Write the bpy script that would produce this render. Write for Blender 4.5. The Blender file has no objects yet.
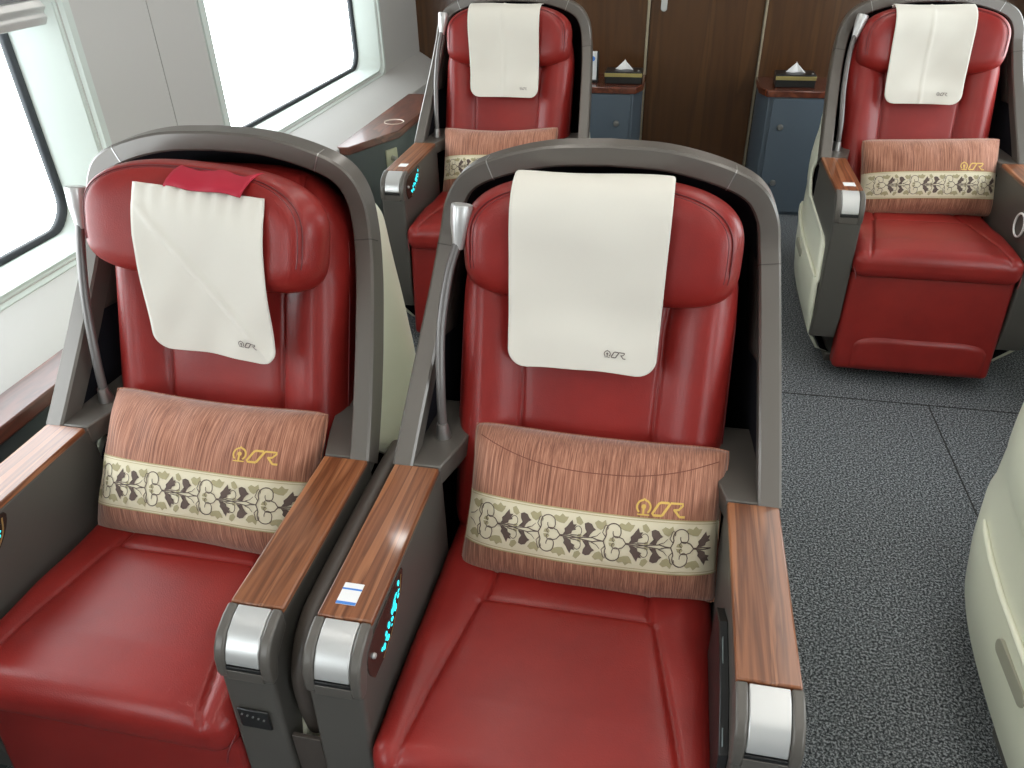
import bpy, bmesh, math, random
import numpy as np
from mathutils import Vector, Matrix
random.seed(7)
S = bpy.context.scene
C = S.collection

# ------------------------------------------------------------------ camera, world, lights, exposure
cam_d = bpy.data.cameras.new('camera'); cam = bpy.data.objects.new('camera', cam_d); C.objects.link(cam)
RR, UU, FF = Vector((0.97999857, 0.197859, -0.02132197)), Vector((-0.09062671, 0.53911061, 0.83734494)), Vector((-0.17717114, 0.8186645, -0.54625894))
M = Matrix((RR, UU, -FF)).transposed().to_4x4(); M.translation = Vector((0, 0, 1.507))
cam.matrix_world = M
cam_d.sensor_width = 36; cam_d.lens = 762.445 / 1024 * 36; cam_d.clip_start = 0.02
S.camera = cam
w = bpy.data.worlds.new('daylight'); S.world = w; w.use_nodes = True
bg = w.node_tree.nodes['Background']; bg.inputs[0].default_value = (0.90, 0.97, 1.0, 1); bg.inputs[1].default_value = 6.5
S.view_settings.view_transform = 'Standard'; S.view_settings.look = 'None'
S.view_settings.gamma = 1; S.view_settings.use_curve_mapping = False
S.view_settings.exposure = 0.12

def area(name, loc, rot, sx, sy, power, col=(1, 1, 1), portal=False):
    d = bpy.data.lights.new(name, 'AREA'); d.shape = 'RECTANGLE'; d.size = sx; d.size_y = sy; d.energy = power; d.color = col
    if portal: d.cycles.is_portal = True
    o = bpy.data.objects.new(name, d); C.objects.link(o); o.location = loc; o.rotation_euler = rot
    return o
WY = [(-1.86, -0.36), (0.24, 1.74), (2.36, 3.84)]      # window openings along each side wall
for (a, b) in WY:
    area('window_daylight', (-1.56, (a + b) / 2, 1.17), (0, -math.pi / 2, 0), 0.85, 1.5, 10, portal=True)
    area('window_daylight', (1.76, (a + b) / 2, 1.17), (0, math.pi / 2, 0), 0.85, 1.5, 10, portal=True)
CEIL = 2.25
for x in (-0.45, 0.65):
    area('ceiling_strip_light', (x, 1.2, CEIL - 0.03), (0, 0, 0), 0.16, 5.6, 8, (1.0, 0.96, 0.90))

# ------------------------------------------------------------------ materials
def mat(name, col, rough=0.5, metal=0.0, spec=0.5, coat=0.0, coat_rough=0.15, sheen=0.0, emit=None, es=0):
    m = bpy.data.materials.new(name); m.use_nodes = True
    b = m.node_tree.nodes['Principled BSDF']
    b.inputs['Base Color'].default_value = (*col, 1); b.inputs['Roughness'].default_value = rough
    b.inputs['Metallic'].default_value = metal; b.inputs['Specular IOR Level'].default_value = spec
    b.inputs['Coat Weight'].default_value = coat; b.inputs['Coat Roughness'].default_value = coat_rough
    b.inputs['Sheen Weight'].default_value = sheen
    if emit: b.inputs['Emission Color'].default_value = (*emit, 1); b.inputs['Emission Strength'].default_value = es
    return m
def nodes(m): return m.node_tree.nodes, m.node_tree.links, m.node_tree.nodes['Principled BSDF']
def noise_col(m, stops, scale=(1, 1, 1), nscale=5, detail=4, rough=0.6, dist=0.0, bump=0.0, bdist=0.002, coord='Object'):
    n, l, b = nodes(m)
    tc = n.new('ShaderNodeTexCoord'); mp = n.new('ShaderNodeMapping'); mp.inputs['Scale'].default_value = scale
    l.new(tc.outputs[coord], mp.inputs['Vector'])
    t = n.new('ShaderNodeTexNoise'); t.inputs['Scale'].default_value = nscale; t.inputs['Detail'].default_value = detail
    t.inputs['Roughness'].default_value = rough; t.inputs['Distortion'].default_value = dist
    l.new(mp.outputs[0], t.inputs['Vector'])
    r = n.new('ShaderNodeValToRGB'); l.new(t.outputs['Fac'], r.inputs[0])
    r.color_ramp.elements[0].position = stops[0][0]; r.color_ramp.elements[0].color = (*stops[0][1], 1)
    r.color_ramp.elements[1].position = stops[-1][0]; r.color_ramp.elements[1].color = (*stops[-1][1], 1)
    for p, c in stops[1:-1]:
        e = r.color_ramp.elements.new(p); e.color = (*c, 1)
    l.new(r.outputs[0], b.inputs['Base Color'])
    if bump:
        bp = n.new('ShaderNodeBump'); bp.inputs['Strength'].default_value = bump; bp.inputs['Distance'].default_value = bdist
        l.new(t.outputs['Fac'], bp.inputs['Height']); l.new(bp.outputs[0], b.inputs['Normal'])
    return m
def bump_only(m, scale, strength, dist=0.001, kind='noise'):
    n, l, b = nodes(m)
    tc = n.new('ShaderNodeTexCoord')
    t = n.new('ShaderNodeTexNoise' if kind == 'noise' else 'ShaderNodeTexVoronoi'); t.inputs['Scale'].default_value = scale
    l.new(tc.outputs['Object'], t.inputs['Vector'])
    bp = n.new('ShaderNodeBump'); bp.inputs['Strength'].default_value = strength; bp.inputs['Distance'].default_value = dist
    l.new(t.outputs[0], bp.inputs['Height']); l.new(bp.outputs[0], b.inputs['Normal'])
    return m
LEATHER = bump_only(noise_col(mat('red_leather', (0.30, 0.018, 0.022), 0.38, spec=0.33, coat=0.15, coat_rough=0.22), [(0.3, (0.205, 0.013, 0.011)), (0.7, (0.27, 0.019, 0.015))], nscale=6), 420, 0.35, 0.0006, 'voronoi')
STITCH = mat('dark_red_piping', (0.13, 0.010, 0.012), 0.45)
CREAM = mat('cream_shell_plastic', (0.80, 0.81, 0.67), 0.30)
RIM = bump_only(mat('warm_grey_frame', (0.125, 0.112, 0.098), 0.36, metal=0.25, coat=0.3), 60, 0.05)
ARM = mat('dark_grey_plastic', (0.075, 0.070, 0.062), 0.42)
ARMG = mat('grey_armrest_cheek', (0.110, 0.100, 0.088), 0.36, metal=0.2)
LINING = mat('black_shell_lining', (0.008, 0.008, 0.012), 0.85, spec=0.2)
HOOD = mat('brown_grey_hood_lining', (0.050, 0.042, 0.036), 0.6)
SILVER = mat('satin_silver', (0.60, 0.60, 0.59), 0.34, metal=0.55)
STEEL = mat('brushed_steel', (0.42, 0.41, 0.40), 0.33, metal=0.9)
NECK = mat('grey_flex_neck', (0.16, 0.15, 0.145), 0.35, metal=0.5)
BLACK = mat('black_plastic', (0.010, 0.010, 0.010), 0.35)
CLOTH = bump_only(mat('white_cotton', (0.70, 0.67, 0.60), 0.85, sheen=0.2), 900, 0.25, 0.0004)
CRIMSON = bump_only(mat('crimson_cloth', (0.40, 0.008, 0.030), 0.7), 500, 0.3, 0.0005)
GREYINK = mat('grey_print', (0.16, 0.13, 0.12), 0.8)
GOLD = mat('gold_thread', (0.66, 0.42, 0.09), 0.5, sheen=0.3)
BAND = bump_only(mat('cream_brocade', (0.72, 0.65, 0.48), 0.7), 1200, 0.3, 0.0004)
BROWNTH = mat('dark_brown_thread', (0.11, 0.075, 0.062), 0.75)
KHAKI = mat('khaki_thread', (0.40, 0.35, 0.20), 0.75)
PINKF = noise_col(mat('copper_woven_fabric', (0.4, 0.15, 0.09), 0.8, sheen=0.3), [(0.34, (0.15, 0.052, 0.028)), (0.5, (0.32, 0.125, 0.072)), (0.68, (0.56, 0.27, 0.17))], scale=(560, 8, 30), nscale=1, detail=3, rough=0.75, bump=0.5, bdist=0.001)
def wood(name, a, b_, c, sc=(38, 3.2, 38), rough=0.22, coat=0.5, dist=0.5):
    m = mat(name, b_, rough, coat=coat, coat_rough=0.08)
    noise_col(m, [(0.30, a), (0.45, b_), (0.55, a), (0.62, c), (0.75, b_)], scale=sc, nscale=1, detail=4, rough=0.5, dist=dist)
    return m
WALNUT = wood('striped_walnut', (0.12, 0.037, 0.013), (0.245, 0.088, 0.035), (0.33, 0.130, 0.056), sc=(48, 1.6, 48), dist=0.35, rough=0.3, coat=0.3)
MAHOG = wood('red_mahogany', (0.075, 0.018, 0.010), (0.15, 0.038, 0.018), (0.20, 0.055, 0.026), sc=(8, 20, 8))
MAHOGY = wood('dark_red_wood', (0.060, 0.020, 0.013), (0.115, 0.036, 0.022), (0.15, 0.05, 0.03), sc=(20, 3, 20), rough=0.35, coat=0.15)
BULK = wood('brown_bulkhead_veneer', (0.058, 0.022, 0.006), (0.076, 0.030, 0.008), (0.092, 0.039, 0.011), sc=(14, 14, 0.8), rough=0.36, coat=0.12)
BLUE = mat('blue_grey_laminate', (0.080, 0.104, 0.130), 0.42)
TEAL = mat('dark_teal_grey_laminate', (0.075, 0.088, 0.090), 0.45)
WALL = mat('light_grey_wall_panel', (0.45, 0.44, 0.425), 0.48)
WALLW = mat('off_white_window_surround', (0.52, 0.57, 0.54), 0.38)
CEILM = mat('white_ceiling', (0.55, 0.55, 0.53), 0.6)
CARPET = noise_col(mat('speckled_carpet', (0.1, 0.1, 0.1), 0.95, spec=0.1), [(0.38, (0.016, 0.018, 0.021)), (0.5, (0.085, 0.093, 0.10)), (0.60, (0.36, 0.38, 0.40))], nscale=185, detail=3, rough=0.8, bump=0.6, bdist=0.003)
GASKET = mat('black_rubber', (0.012, 0.016, 0.02), 0.45)
SEAM = mat('dark_seam', (0.02, 0.02, 0.02), 0.9)
CYAN = mat('glowing_cyan_icons', (0.02, 0.3, 0.35), 0.4, emit=(0.03, 0.75, 0.85), es=1.6)
WHITE = mat('white_paper', (0.80, 0.80, 0.80), 0.6)
BLUEP = mat('blue_print', (0.06, 0.22, 0.62), 0.6)
BRASS = mat('brass_trim', (0.55, 0.45, 0.18), 0.35, metal=0.8)
LEDM = mat('lit_diffuser', (0.9, 0.9, 0.85), 0.5, emit=(1, 0.95, 0.88), es=2.5)
BLINDM = mat('grey_blind_fabric', (0.15, 0.15, 0.15), 0.8)
GAP = mat('brown_black_padding_and_shade', (0.060, 0.048, 0.040), 0.42)
BEIGEPL = mat('beige_plastic', (0.42, 0.42, 0.30), 0.4)
CORK = mat('pale_cup_liner', (0.50, 0.42, 0.36), 0.4)
g = bpy.data.materials.new('window_glass'); g.use_nodes = True
n_, l_ = g.node_tree.nodes, g.node_tree.links; n_.clear()
o_ = n_.new('ShaderNodeOutputMaterial'); mx = n_.new('ShaderNodeMixShader'); tr = n_.new('ShaderNodeBsdfTransparent'); gl = n_.new('ShaderNodeBsdfGlossy')
gl.inputs['Roughness'].default_value = 0.02; mx.inputs[0].default_value = 0.05
l_.new(tr.outputs[0], mx.inputs[1]); l_.new(gl.outputs[0], mx.inputs[2]); l_.new(mx.outputs[0], o_.inputs[0])
GLASS = g

# ------------------------------------------------------------------ helpers
def link(name, me, m, parent=None):
    for mm in (m if isinstance(m, (list, tuple)) else [m]): me.materials.append(mm)
    o = bpy.data.objects.new(name, me); C.objects.link(o)
    if parent: o.parent = parent
    return o
def mesh(name, V, F, m, parent=None, smooth=True, sharp=None, bevel=0, seg=3, slots=None, weld=False, solid=0):
    me = bpy.data.meshes.new(name)
    me.from_pydata([tuple(map(float, v)) for v in V], [], [tuple(map(int, f)) for f in F])
    if slots is not None: me.polygons.foreach_set('material_index', slots)
    bm = bmesh.new(); bm.from_mesh(me)
    if weld: bmesh.ops.remove_doubles(bm, verts=bm.verts, dist=1e-5)
    bmesh.ops.recalc_face_normals(bm, faces=bm.faces); bm.to_mesh(me); bm.free()
    if smooth: me.polygons.foreach_set('use_smooth', [True] * len(me.polygons))
    if sharp: me.set_sharp_from_angle(angle=math.radians(sharp))
    o = link(name, me, m, parent)
    if solid:
        s = o.modifiers.new('thickness', 'SOLIDIFY'); s.thickness = solid; s.offset = -1
    if bevel:
        b = o.modifiers.new('bevel', 'BEVEL'); b.width = bevel; b.segments = seg; b.limit_method = 'ANGLE'; b.angle_limit = math.radians(40)
        me.set_sharp_from_angle(angle=math.radians(30))
        b.harden_normals = False
        me.polygons.foreach_set('use_smooth', [True] * len(me.polygons)); 
    return o
def box(name, a, b, m, parent=None, bevel=0.003, seg=2):
    x0, y0, z0 = a; x1, y1, z1 = b
    V = [(x, y, z) for x in (x0, x1) for y in (y0, y1) for z in (z0, z1)]
    F = [(0, 1, 3, 2), (4, 6, 7, 5), (0, 4, 5, 1), (2, 3, 7, 6), (0, 2, 6, 4), (1, 5, 7, 3)]
    return mesh(name, V, F, m, parent, smooth=bool(bevel), bevel=bevel, seg=seg)
def boxes(name, L, m, parent=None):
    V = []; F = []
    for a, b in L:
        x0, y0, z0 = a; x1, y1, z1 = b; k = len(V)
        V += [(x, y, z) for x in (x0, x1) for y in (y0, y1) for z in (z0, z1)]
        F += [tuple(i + k for i in f) for f in [(0, 1, 3, 2), (4, 6, 7, 5), (0, 4, 5, 1), (2, 3, 7, 6), (0, 2, 6, 4), (1, 5, 7, 3)]]
    return mesh(name, V, F, m, parent, smooth=False)
def prism(name, poly, axis, a, b, m, parent=None, bevel=0.003, seg=2, sharp=None):
    """poly is extruded along the axis from a to b; poly points are the two other coordinates in x,y,z order"""
    n = len(poly); V = []
    for h in (a, b):
        for p in poly:
            q = list(p); q.insert(axis, h); V.append(q)
    F = [tuple(range(n)), tuple(range(2 * n - 1, n - 1, -1))] + [(i, (i + 1) % n, n + (i + 1) % n, n + i) for i in range(n)]
    return mesh(name, V, F, m, parent, smooth=True, bevel=bevel, seg=seg)
def catmull(P, n=8):
    P = [np.array(p, float) for p in P]; P = [2 * P[0] - P[1]] + P + [2 * P[-1] - P[-2]]; out = []
    for i in range(1, len(P) - 2):
        for k in range(n):
            t = k / n
            out.append(0.5 * (2 * P[i] + (P[i + 1] - P[i - 1]) * t + (2 * P[i - 1] - 5 * P[i] + 4 * P[i + 1] - P[i + 2]) * t * t + (3 * P[i] - P[i - 1] - 3 * P[i + 1] + P[i + 2]) * t ** 3))
    out.append(P[-2]); return out
def tube(name, pts, r, m, parent=None, n=12, closed=False, caps=True):
    P = [Vector(p) for p in pts]; N = len(P); rr = r if isinstance(r, (list, tuple)) else [r] * N
    V = []; F = []; up = None
    for i in range(N):
        a = P[i - 1] if (i or closed) else P[0]; b = P[(i + 1) % N] if (i < N - 1 or closed) else P[-1]
        t = (b - a).normalized()
        if up is None: up = t.orthogonal().normalized()
        up = (up - t * up.dot(t)).normalized(); s = t.cross(up)
        for k in range(n):
            th = 2 * math.pi * k / n; V.append(P[i] + (up * math.cos(th) + s * math.sin(th)) * rr[i])
    for i in range(N if closed else N - 1):
        j = (i + 1) % N
        for k in range(n): F.append((i * n + k, i * n + (k + 1) % n, j * n + (k + 1) % n, j * n + k))
    if not closed and caps: F += [tuple(range(n)), tuple(range((N - 1) * n, N * n))]
    return mesh(name, V, F, m, parent, sharp=50)
def lathe(name, prof, m, parent=None, n=32, loc=(0, 0, 0), axis='z'):
    V = []; F = []; K = len(prof)
    for r, h in prof:
        for k in range(n):
            th = 2 * math.pi * k / n; c, s = r * math.cos(th), r * math.sin(th)
            v = {'z': (c, s, h), 'y': (c, h, s), 'x': (h, c, s)}[axis]
            V.append((v[0] + loc[0], v[1] + loc[1], v[2] + loc[2]))
    for i in range(K - 1):
        for k in range(n): F.append((i * n + k, i * n + (k + 1) % n, (i + 1) * n + (k + 1) % n, (i + 1) * n + k))
    F += [tuple(range(n)), tuple(range((K - 1) * n, K * n))]
    return mesh(name, V, F, m, parent, sharp=40)
def pad(name, sx, sy, sz, r, m, parent=None, nx=60, ny=60, nz=14, disp=None, xf=None, warp=None):
    """rounded padded block centred on the origin; disp(x, y, w) returns the height offset of the top (w: how upward the point faces)"""
    H = np.array([sx, sy, sz]) / 2; cnt = [nx, ny, nz]; V = []; F = []
    def grid(h, n):
        e = [h * (-1) + r * (1 - math.cos(i / 6 * math.pi / 2)) for i in range(6)]
        inner = list(np.linspace(-h + r, h - r, n))
        return e + inner + [-q for q in reversed(e)]
    G = [grid(H[i], cnt[i]) for i in range(3)]
    for ax in range(3):
        u, v = [i for i in range(3) if i != ax]
        for s in (-1, 1):
            k = len(V); nu, nv = len(G[u]), len(G[v])
            for a in G[u]:
                for b in G[v]:
                    p = np.zeros(3); p[ax] = s * H[ax]; p[u] = a; p[v] = b
                    q = np.clip(p, -(H - r), H - r); d = p - q; d /= np.linalg.norm(d); p = q + r * d
                    if disp is not None:
                        wgt = max(0.0, d[2])
                        if wgt > 0: p = p + np.array([0, 0, disp(p[0], p[1]) * wgt])
                    V.append(p)
            for i in range(nu - 1):
                for j in range(nv - 1): F.append((k + i * nv + j, k + (i + 1) * nv + j, k + (i + 1) * nv + j + 1, k + i * nv + j + 1))
    if warp is not None: V = [warp(p) for p in V]
    if xf is not None: V = [xf @ Vector(p) for p in V]
    return mesh(name, V, F, m, parent, weld=True)
def seg_dist(px, py, a, b):
    ax, ay = a; bx, by = b; dx, dy = bx - ax, by - ay
    t = max(0, min(1, ((px - ax) * dx + (py - ay) * dy) / (dx * dx + dy * dy)))
    return math.hypot(px - ax - t * dx, py - ay - t * dy)
def groove(px, py, segs, depth, width):
    d = min(seg_dist(px, py, a, b) for a, b in segs)
    return -depth * math.exp(-(d / width) ** 2) - depth * 0.8 * math.exp(-d / (width * 4))
def empty(name, loc, label, cat, group=None, rz=0):
    o = bpy.data.objects.new(name, None); C.objects.link(o); o.location = loc; o.rotation_euler = (0, 0, rz); o.empty_display_size = 0.1
    return tag(o, label, cat, group)
def tag(o, label, cat, group=None):
    o['label'] = label; o['category'] = cat
    if group: o['group'] = group
    return o
def struct(o): o['kind'] = 'structure'; return o
def copy_tree(o, parent=None):
    c = o.copy(); C.objects.link(c); c.parent = parent
    for ch in list(o.children): copy_tree(ch, c)
    return c
def strokes(name, polys, surf, m, parent=None, fills=(), eps=0.0008, step=0.25):
    """ribbons and filled polygons drawn in 2D and laid on a surface; surf(u, v, eps) -> 3D point.  polys: (points, width)"""
    V = []; F = []
    for pts, wd in polys:
        P = [np.array(p, float) for p in pts]; Q = [P[0]]
        for i in range(1, len(P)):
            L = np.linalg.norm(P[i] - P[i - 1]); n = max(1, int(L / step))
            for k in range(1, n + 1): Q.append(P[i - 1] + (P[i] - P[i - 1]) * k / n)
        k0 = len(V); N = len(Q)
        ws = wd if isinstance(wd, (list, tuple)) else (wd, wd)
        for i in range(N):
            t = Q[min(i + 1, N - 1)] - Q[max(i - 1, 0)]; t = t / (np.linalg.norm(t) + 1e-9); nn = np.array([-t[1], t[0]])
            wl = (ws[0] + (ws[1] - ws[0]) * i / max(1, N - 1)) / 2
            V.append(surf(*(Q[i] + nn * wl), eps)); V.append(surf(*(Q[i] - nn * wl), eps))
        for i in range(N - 1): F.append((k0 + 2 * i, k0 + 2 * i + 1, k0 + 2 * i + 3, k0 + 2 * i + 2))
    for pts in fills:
        c = np.mean(np.array(pts, float), axis=0); k0 = len(V); n = len(pts)
        V.append(surf(*c, eps))
        for f in (0.5, 1.0):
            for p in pts: V.append(surf(*(c + (np.array(p) - c) * f), eps))
        for i in range(n):
            j = (i + 1) % n; F.append((k0, k0 + 1 + i, k0 + 1 + j)); F.append((k0 + 1 + i, k0 + 1 + n + i, k0 + 1 + n + j, k0 + 1 + j))
    return mesh(name, V, F, m, parent)
def arc(cx, cy, r, a0, a1, n=14, ry=None):
    ry = ry or r
    return [(cx + r * math.cos(math.radians(a0 + (a1 - a0) * i / n)), cy + ry * math.sin(math.radians(a0 + (a1 - a0) * i / n))) for i in range(n + 1)]
def emblem(scale, ox, oy, surf):
    """railway roundel followed by slanted C and R"""
    T = lambda L: [(ox + x * scale, oy + y * scale) for x, y in L]
    st = [(T(arc(0.45, 0.50, 0.42, -52, 80) + [(0.45, 1.00)] + arc(0.45, 0.50, 0.42, 100, 232)), 0.12 * scale),
          (T([(0.45, 0.5), (0.45, 0.06)]), 0.13 * scale), (T([(0.08, 0.02), (0.84, 0.02)]), 0.09 * scale),
          (T([(2.0, 0.84), (1.5, 0.84), (1.36, 0.76), (1.02, 0.14), (1.10, 0.04), (1.62, 0.04)]), 0.15 * scale),
          (T([(1.62, 0.04), (2.08, 0.82)]), 0.16 * scale),
          (T([(2.08, 0.84), (2.85, 0.84), (2.86, 0.72), (2.62, 0.46), (2.30, 0.44)]), 0.13 * scale),
          (T([(2.34, 0.46), (2.72, 0.04), (3.05, 0.04)]), 0.14 * scale)]
    fl = [T(arc(0.45, 0.52, 0.15, 0, 360, 12)[:-1])]
    s = surf; return st, fl

# ------------------------------------------------------------------ the setting
XL, XR, YF, YB = -1.45, 1.65, 4.45, -2.6
struct(box('floor', (XL - 0.12, YB, -0.05), (XR + 0.12, YF + 0.1, 0), CARPET, bevel=0))
struct(boxes('trim_1', [((0.30, 2.36, -0.002), (1.55, 2.364, 0.0012))], SEAM))
struct(boxes('trim_2', [((0.932, 0.8, -0.002), (0.936, 2.36, 0.0012))], SEAM))
struct(box('ceiling', (XL - 0.12, YB, CEIL), (XR + 0.12, YF, CEIL + 0.05), CEILM, bevel=0))
struct(box('wall_back', (XL - 0.12, YB - 0.1, 0), (XR + 0.12, YB, CEIL), WALL, bevel=0))
ZW0, ZW1 = 0.745, 1.62
def side_wall(name, sx, x0):
    """sx = -1 left, +1 right: panels between and around the window openings"""
    t = x0 + sx * 0.12; L = []
    ys = [YB] + [q for ab in WY for q in ab] + [YF]
    lo, hi = min(x0, t), max(x0, t)
    L.append(((lo, YB, 0), (hi, YF, ZW0))); L.append(((lo, YB, ZW1), (hi, YF, CEIL)))
    for i in range(0, len(ys), 2):
        a, b = ys[i], ys[i + 1]
        if a > 1 and b < 3: L += [((lo, a, ZW0), (hi, 2.078, ZW1)), ((lo, 2.082, ZW0), (hi, b, ZW1)), ((lo, 2.07, ZW0), (hi, 2.09, ZW1)) if False else ((lo - 0.0 if sx > 0 else lo, 2.078, ZW0), (hi - 0.006 if sx < 0 else hi, 2.082, ZW1)) if sx < 0 else ((lo + 0.006, 2.078, ZW0), (hi, 2.082, ZW1))]
        else: L.append(((lo, a, ZW0), (hi, b, ZW1)))
    struct(boxes(name, L, WALL))
side_wall('wall_left', -1, XL); side_wall('wall_right', 1, XR)
# sloping dado under the windows
struct(prism('trim_3', [(XL - 0.02, 0.735), (XL + 0.004, 0.735), (-1.30, 0.645), (-1.30, 0.0), (XL - 0.02, 0.0)], 1, YB, YF, WALL, bevel=0.004))
struct(prism('trim_4', [(XR + 0.02, 0.735), (XR - 0.004, 0.735), (1.50, 0.645), (1.50, 0.0), (XR + 0.02, 0.0)], 1, YB, YF, WALL, bevel=0.004))

def rrect(y0, y1, z0, z1, r, n=8):
    P = []
    for cy, cz, a in ((y1 - r, z1 - r, 0), (y0 + r, z1 - r, 90), (y0 + r, z0 + r, 180), (y1 - r, z0 + r, 270)):
        for k in range(n + 1):
            th = math.radians(a + 90 * k / n); P.append((cy + r * math.cos(th), cz + r * math.sin(th)))
    return P
def window(k, sx, x0, a, b):
    rings = []
    for ex, r, dx in ((0.035, 0.07, 0.0), (0.035, 0.07, -0.006), (0.010, 0.055, -0.008), (0.004, 0.05, -0.001), (-0.004, 0.05, 0.006), (-0.012, 0.05, 0.004), (-0.075, 0.075, 0.075), (-0.085, 0.08, 0.10)):
        zz = ex if ex > -0.02 else -0.03 + (ex + 0.075) * 0.5
        rings.append([(x0 + sx * dx, y, z) for y, z in rrect(a - ex, b + ex, ZW0 - zz, ZW1 + zz, r)])
    n = len(rings[0]); V = [p for r in rings for p in r]; F = []
    for i in range(len(rings) - 1):
        for j in range(n): F.append((i * n + j, i * n + (j + 1) % n, (i + 1) * n + (j + 1) % n, (i + 1) * n + j))
    root = struct(mesh('window_%d' % k, V, F, WALLW, sharp=35))
    gl = rrect(a + 0.085, b - 0.085, ZW0 + 0.035, ZW1 - 0.035, 0.085)
    tube('window_gasket', [(x0 + sx * 0.098, y, z) for y, z in gl], 0.013, GASKET, root, n=8, closed=True)
    P = [(x0 + sx * 0.104, y, z) for y, z in gl]; P2 = [(x0 + sx * 0.110, y, z) for y, z in gl]; m_ = len(P)
    mesh('window_pane', P + P2, [tuple(range(m_)), tuple(range(2 * m_ - 1, m_ - 1, -1))] + [(i, (i + 1) % m_, m_ + (i + 1) % m_, m_ + i) for i in range(m_)], GLASS, root, smooth=False)
    # pull-down blind, half lowered
    dr = {1: 0, 2: 0}.get(k, 0)
    zb = 1.262 if k == 2 else 1.232
    where = {(2, -1): 'silver blind rail across the window beside the nearest left seat', (3, -1): 'silver blind rail across the far left window between two wall panels'}
    bl = empty('window_blind', (x0 + sx * 0.03, (a + b) / 2, zb), where.get((k, sx), 'lowered blind in the window numbered %d along its wall' % k), 'window blind')
    hw = (b - a) / 2 - 0.02
    box('blind_fabric', (-0.002, -hw, 0.05), (0.002, hw, ZW1 - zb - 0.005), BLINDM, bl, bevel=0)
    mesh_r = prism('bottom_rail', [(-0.012, 0.0), (0.008, -0.004), (0.014, 0.012), (0.010, 0.022), (0.016, 0.034), (0.008, 0.050), (-0.012, 0.052)], 1, -hw, hw, SILVER, bl, bevel=0.002)
    return root
k = 0
for (a, b) in WY[1:]:
    k += 1
    window(k + 1, -1, XL, a, b)
struct(bpy.data.objects['window_2'])
def plain_window(k, sx, x0, a, b):
    rings = []
    for ex, dx in ((0.02, -0.006), (-0.004, 0.004), (-0.03, 0.10)):
        rings.append([(x0 + sx * dx, y, z) for y, z in rrect(a - ex, b + ex, ZW0 - ex, ZW1 + ex, 0.06)])
    n = len(rings[0]); V = [p for r in rings for p in r]; F = []
    for i in range(len(rings) - 1):
        for j in range(n): F.append((i * n + j, i * n + (j + 1) % n, (i + 1) * n + (j + 1) % n, (i + 1) * n + j))
    root = struct(mesh('window_%d' % k, V, F, WALLW, sharp=35))
    gl = rrect(a + 0.03, b - 0.03, ZW0 + 0.03, ZW1 - 0.03, 0.085)
    P = [(x0 + sx * 0.104, y, z) for y, z in gl]; mesh('window_pane', P, [tuple(range(len(P)))], GLASS, root, smooth=False)
plain_window(1, -1, XL, *WY[0])
for i, ab in enumerate(WY): plain_window(4 + i, 1, XR, *ab)

# bulkhead with its door
TRIMM = mat('pale_door_trim', (0.36, 0.31, 0.22), 0.35, metal=0.4)
DL, DR = -0.173, 0.400
struct(boxes('wall_front', [((XL - 0.12, YF, 0), (DL - 0.012, YF + 0.1, CEIL)), ((DR + 0.012, YF, 0), (XR + 0.12, YF + 0.1, CEIL)), ((DL - 0.012, YF, 2.02), (DR + 0.012, YF + 0.1, CEIL)), ((DL - 0.012, YF + 0.06, 0), (DR + 0.012, YF + 0.1, 2.02))], BULK))
door = struct(box('door_1', (DL, YF + 0.012, 0.005), (DR, YF + 0.05, 2.01), BULK, bevel=0.002))
prism('door_handle', [(x, z) for x, z in [(-0.105 + p[0] - 0.0, 1.03 + p[1]) for p in rrect(-0.016, 0.016, -0.085, 0.085, 0.0155)]], 1, YF - 0.006, YF + 0.014, SILVER, door, bevel=0.003)
struct(box('trim_5', (DL - 0.016, YF - 0.010, 0), (DL - 0.002, YF + 0.05, 2.03), TRIMM, bevel=0.002))
struct(box('trim_6', (DR + 0.002, YF - 0.010, 0), (DR + 0.014, YF + 0.05, 2.03), TRIMM, bevel=0.002))
for nm, x, yy in (('trim_7', -0.60, 0), ('trim_8', 0.93, 0)):
    struct(boxes(nm, [((x, YF - 0.001, 0), (x + 0.004, YF + 0.02, CEIL))], SEAM))

for x in (-0.45, 0.65):
    lp = tag(box('ceiling_light_panel', (x - 0.08, -1.6, CEIL - 0.02), (x + 0.08, 4.0, CEIL), LEDM, bevel=0.003),
             'long lit ceiling strip over the %s' % ('left seats' if x < 0 else 'aisle'), 'ceiling light')
for y in (0.43, 2.35):
    lathe_o = tag(lathe('reading_downlight', [(0.001, -0.012), (0.035, -0.012), (0.035, 0.0), (0.001, 0.0)], mat('downlight_lens', (1, 1, 1), emit=(1, 0.97, 0.92), es=60), n=24, loc=(-1.04, y, CEIL)),
                  'small round lit downlight in the ceiling above the %s left window seat' % ('near' if y < 1 else 'far'), 'ceiling light')

# window ledges with side cabinets
def ledge(poly, z, label, label2, wm):
    t = prism('window_ledge', poly, 2, z - 0.032, z, wm, bevel=0.004); tag(t, label, 'ledge')
    cx = sum(p[0] for p in poly) / len(poly); cy = sum(p[1] for p in poly) / len(poly)
    inner = [(-1.298 if p[0] < -1.3 else p[0] - 0.012, p[1] + (0.012 if p[1] < cy else -0.012)) for p in poly]
    c = prism('side_cabinet', inner, 2, 0.0, z - 0.033, TEAL, bevel=0.002); tag(c, label2, 'cabinet')
    return t, c
ledge([(-1.345, -0.9), (-1.222, -0.9), (-1.222, 1.45), (-1.345, 1.45)], 0.652, 'dark red-brown wooden ledge beside the near left window seat', 'dark side cabinet under the ledge beside the near left window seat', MAHOGY)
lg, sc_ = ledge([(-1.345, 2.86), (-1.262, 2.86), (-1.140, 3.13), (-1.135, 3.80), (-1.345, 3.80)], 0.652, 'dark wooden window ledge with round cup recess beside the far left seat', 'dark side cabinet with beige socket under the cup ledge', MAHOGY)
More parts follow.
